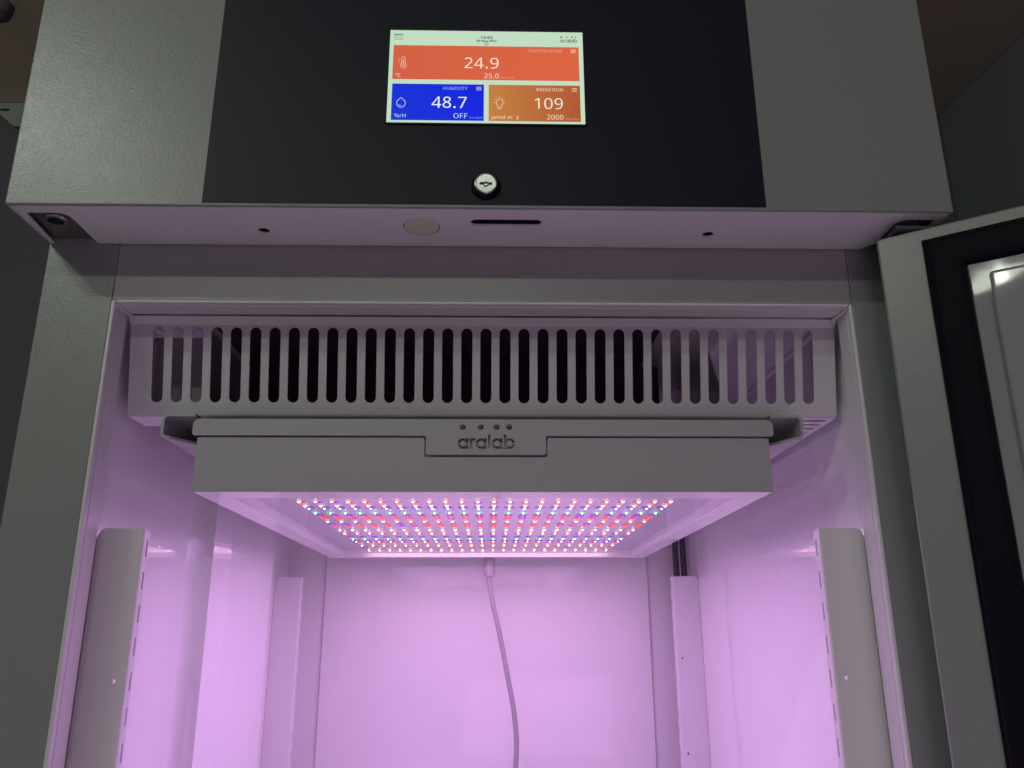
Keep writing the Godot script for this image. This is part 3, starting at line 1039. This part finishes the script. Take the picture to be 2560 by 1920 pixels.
func grow_lamp() -> void:
	var zf := -0.022
	var zr := -0.6212
	var hw := 0.2358
	var yb := -0.2072
	var lamp := thing("grow_lamp", "white box grow lamp with rows of lit coloured diodes hanging inside the chamber", "grow lamp", Vector3(0, yb, -0.32))
	# upper drawer front with its tab, four dots and the maker's word cut through
	var outer := poly([-0.2362, -0.1470, -0.2400, -0.1500, -0.2400, -0.1592, -0.2385, -0.1609, -0.0500, -0.1609, -0.0486, -0.1622, -0.0486, -0.1752, -0.0470, -0.1769, 0.0484, -0.1769, 0.0500, -0.1752, 0.0500, -0.1622, 0.0514, -0.1609, 0.2385, -0.1609, 0.2400, -0.1592, 0.2400, -0.1500, 0.2362, -0.1470])
	var holes := []
	for x: float in [-0.0186, -0.0037, 0.0095, 0.0198]:
		holes.append(circle(x, -0.1536, 0.0025, 20))
	var w := 0.0021
	var r := 0.0045
	var cy := -0.1675
	for cx: float in [-0.0181, -0.0033, 0.0099]:
		holes.append_array(letter_cuts(cx, cy, r, w))
		holes.append(rrect(cx + r - 0.0010, cy + 0.0028, 0.0020, 0.0036, 0.0001, 1))
		holes.append(rrect(cx + r - 0.0010, cy - 0.0027, 0.0020, 0.0034, 0.0001, 1))
	holes.append_array(letter_cuts(0.0200, cy, r, w))
	holes.append(rrect(0.0164, cy + 0.0063, 0.0020, 0.0030, 0.0001, 1))
	holes.append(rrect(0.0165, cy + 0.0022, 0.0018, 0.0042, 0.0001, 1))
	holes.append(rrect(0.0165, cy - 0.0027, 0.0018, 0.0034, 0.0001, 1))
	holes.append(rrect(-0.0115, cy + 0.0003, 0.0020, 0.0084, 0.0001, 1))
	holes.append(poly([-0.0104, cy + 0.0020, -0.0104, cy + 0.0044, -0.0083, cy + 0.0046, -0.0083, cy + 0.0024, -0.0094, cy + 0.0024]))
	holes.append(rrect(0.0033, cy + 0.0019, 0.0019, 0.0118, 0.0001, 1))
	var m := sheet(outer, holes, 0.0015)
	put("drawer_front", placed([m, Transform3D(Basis(), Vector3(0, 0, zf + 0.0018))]), M.satin_paint, lamp)
	put("backing_plate", box_mesh(Vector3(-0.2345, -0.1850, zf - 0.0052), Vector3(0.2345, -0.1455, zf - 0.0040), 0.0003), M.satin_paint, lamp)
	# lower front, notched round the tab
	outer = poly([-hw, yb, hw, yb, hw, -0.1624, 0.0526, -0.1624, 0.0514, -0.1640, 0.0514, -0.1772, 0.0500, -0.1786, -0.0486, -0.1786, -0.0500, -0.1772, -0.0500, -0.1640, -0.0512, -0.1624, -hw, -0.1624])
	m = sheet(outer, [], 0.0015)
	put("front_cover", placed([m, Transform3D(Basis(), Vector3(0, 0, zf))]), M.satin_paint, lamp)
	# housing sides, rear and lid
	var s := st_new()
	for sg: float in [-1.0, 1.0]:
		rbox(s, Vector3(minf(sg * (hw - 0.0012), sg * hw), yb + 0.0001, zr), Vector3(maxf(sg * (hw - 0.0012), sg * hw), -0.1640, zf - 0.0017), 0.0005)
	rbox(s, Vector3(-hw, -0.1638, zr), Vector3(hw, -0.1626, zf - 0.0055), 0.0004)
	rbox(s, Vector3(-hw + 0.0013, yb + 0.0001, zr), Vector3(hw - 0.0013, -0.1640, zr + 0.0012), 0.0004)
	rbox(s, Vector3(-0.03, -0.1960, zr - 0.032), Vector3(0.03, -0.1935, zr - 0.0002), 0.0004)
	put("housing", s.commit(), M.satin_paint, lamp)
	# rim round the window (butted pieces) and the inner walls of the recess
	s = st_new()
	var xi := 0.2125
	var za := -0.0560
	var zb := -0.6060
	rbox(s, Vector3(-hw + 0.0002, yb, za), Vector3(hw - 0.0002, yb + 0.0015, zf - 0.0016), 0.0005)
	rbox(s, Vector3(-hw + 0.0002, yb, zr + 0.0002), Vector3(hw - 0.0002, yb + 0.0015, zb), 0.0005)
	for sg: float in [-1.0, 1.0]:
		rbox(s, Vector3(minf(sg * xi, sg * (hw - 0.0002)), yb, zb + 0.0001), Vector3(maxf(sg * xi, sg * (hw - 0.0002)), yb + 0.0015, za - 0.0001), 0.0005)
	put("rim", s.commit(), M.liner_paint, lamp)
	s = st_new()
	for sg: float in [-1.0, 1.0]:
		rbox(s, Vector3(minf(sg * xi, sg * (xi + 0.0012)), yb + 0.0016, zb), Vector3(maxf(sg * xi, sg * (xi + 0.0012)), -0.1950, za), 0.0003)
	rbox(s, Vector3(-xi, yb + 0.0016, zb - 0.0012), Vector3(xi, -0.1950, zb - 0.0001), 0.0003)
	rbox(s, Vector3(-xi, yb + 0.0016, za + 0.0001), Vector3(xi, -0.1950, za + 0.0012), 0.0003)
	put("recess_wall", s.commit(), M.liner_paint, lamp)
	put("window_pane", plane_xz(-xi + 0.0003, xi - 0.0003, zb + 0.0003, za - 0.0003, -0.2045), M.glass, lamp)
	var board := put("diode_board", box_mesh(Vector3(-xi - 0.001, -0.1965, zb - 0.001), Vector3(xi + 0.001, -0.1950, za + 0.001), 0.0003), M.board, lamp)
	# the diodes: rows as they stand, front to back
	var zs := [-0.135, -0.147, -0.162, -0.179, -0.211, -0.233, -0.246, -0.260, -0.277, -0.306, -0.323, -0.354, -0.388, -0.402, -0.435, -0.452, -0.480, -0.502, -0.531, -0.566, -0.599]
	var kinds := ["white", "red", "white", "blue", "green", "violet", "red", "red", "white", "red", "red", "white", "white", "red", "violet", "green", "blue", "red", "white", "red", "white"]
	var dome := {}
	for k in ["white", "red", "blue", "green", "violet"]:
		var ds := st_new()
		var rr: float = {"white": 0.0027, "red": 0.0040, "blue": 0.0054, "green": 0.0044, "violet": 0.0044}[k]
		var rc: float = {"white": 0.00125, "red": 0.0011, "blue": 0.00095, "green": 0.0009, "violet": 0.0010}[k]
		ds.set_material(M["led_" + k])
		lathe(ds, [Vector2(rr, 0.0003), Vector2(rr, -0.0004), Vector2(rr * 0.85, -0.0009), Vector2(rc, -0.0012)], Vector3.ZERO, Vector3.UP, 12)  # glowing outer ring imitates bloom; only the core is the bright diode
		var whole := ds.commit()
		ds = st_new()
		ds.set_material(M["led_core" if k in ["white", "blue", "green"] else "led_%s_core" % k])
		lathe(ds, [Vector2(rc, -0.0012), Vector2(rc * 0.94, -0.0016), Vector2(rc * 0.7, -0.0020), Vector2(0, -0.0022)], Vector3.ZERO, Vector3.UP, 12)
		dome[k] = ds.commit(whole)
	var rest := {}
	var made := 0
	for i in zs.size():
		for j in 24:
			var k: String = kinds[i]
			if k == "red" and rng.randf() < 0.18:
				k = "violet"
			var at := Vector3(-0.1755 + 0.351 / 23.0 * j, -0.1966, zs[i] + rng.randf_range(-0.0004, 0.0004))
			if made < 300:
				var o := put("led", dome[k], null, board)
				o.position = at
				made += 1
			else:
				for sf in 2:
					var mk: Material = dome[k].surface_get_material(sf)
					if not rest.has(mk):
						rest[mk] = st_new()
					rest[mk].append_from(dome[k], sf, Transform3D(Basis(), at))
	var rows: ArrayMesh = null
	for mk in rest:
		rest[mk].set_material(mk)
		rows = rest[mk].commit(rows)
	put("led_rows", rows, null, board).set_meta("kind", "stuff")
	# cable gland under the rear lug
	s = st_new()
	var ga := Vector3(0.0022, 0, zr - 0.0155)
	lathe(s, [Vector2(0.0, -0.1955), Vector2(0.0088, -0.1955), Vector2(0.0088, -0.2165), Vector2(0.0074, -0.2170), Vector2(0.0074, -0.2185), Vector2(0.0083, -0.2190)], ga, Vector3.UP, 6)
	put("gland_nut", s.commit(), M.gland_grey, lamp)
	s = st_new()
	lathe(s, [Vector2(0.0083, -0.2172), Vector2(0.0083, -0.2250), Vector2(0.0078, -0.2300), Vector2(0.0062, -0.2335), Vector2(0.0036, -0.2342), Vector2(0.0, -0.2342)], ga, Vector3.UP, 24)
	for k in 16:
		var a := TAU * k / 16.0
		rbox(s, Vector3(-0.0006, -0.2270, 0.0080), Vector3(0.0006, -0.2180, 0.0089), 0.0003, 1, Transform3D(Basis(Vector3.UP, a), ga))
	put("gland_cap", s.commit(), M.gland_grey, lamp)

func plane_xz(x0: float, x1: float, z0: float, z1: float, y: float) -> ArrayMesh:
	var s := st_new()
	quad(s, Vector3(x0, y, z0), Vector3(x1, y, z0), Vector3(x1, y, z1), Vector3(x0, y, z1), Vector3.DOWN)
	return s.commit()

func cables() -> void:
	var t := thing("power_cable", "grey power cable hanging from the grow lamp before the rear wall", "cable", Vector3(0.036, -0.58, -0.637))
	var s := st_new()
	var z := -0.6367
	tube(s, smooth_path([Vector3(0.0022, -0.2300, z), Vector3(0.0019, -0.2400, z), Vector3(0.0036, -0.2515, z), Vector3(0.0083, -0.2771, z), Vector3(0.0165, -0.3113, z), Vector3(0.0239, -0.3466, z), Vector3(0.0303, -0.3799, z), Vector3(0.0369, -0.4139, z), Vector3(0.0408, -0.4445, z), Vector3(0.0422, -0.4695, z), Vector3(0.0406, -0.4988, z), Vector3(0.038, -0.54, z), Vector3(0.036, -0.5795, z)]), 0.0036, 16)
	put("cable_sheath", s.commit(), M.cable_grey, t)
	# two ribbed hoses behind the right rear rail
	for k in 2:
		var x: float = [0.2945, 0.3065][k]
		var y0: float = -0.575
		t = thing("ribbed_hose", ["dark ribbed hose behind the right rear rail, left of its pair", "dark ribbed hose behind the right rear rail, against the side wall"][k], "hose", Vector3(x, y0, -0.672), "hoses behind the rear rail")
		s = st_new()
		var prof := []
		var n := 150
		for i in n:
			var y := y0 + (-0.137 - y0) * i / (n - 1.0)
			prof.append(Vector2(0.0052 if i % 2 == 0 else 0.0044, y))
		lathe(s, prof, Vector3(x, 0, -0.672), Vector3.UP, 14)
		put("hose_skin", s.commit(), M.hose_dark, t)
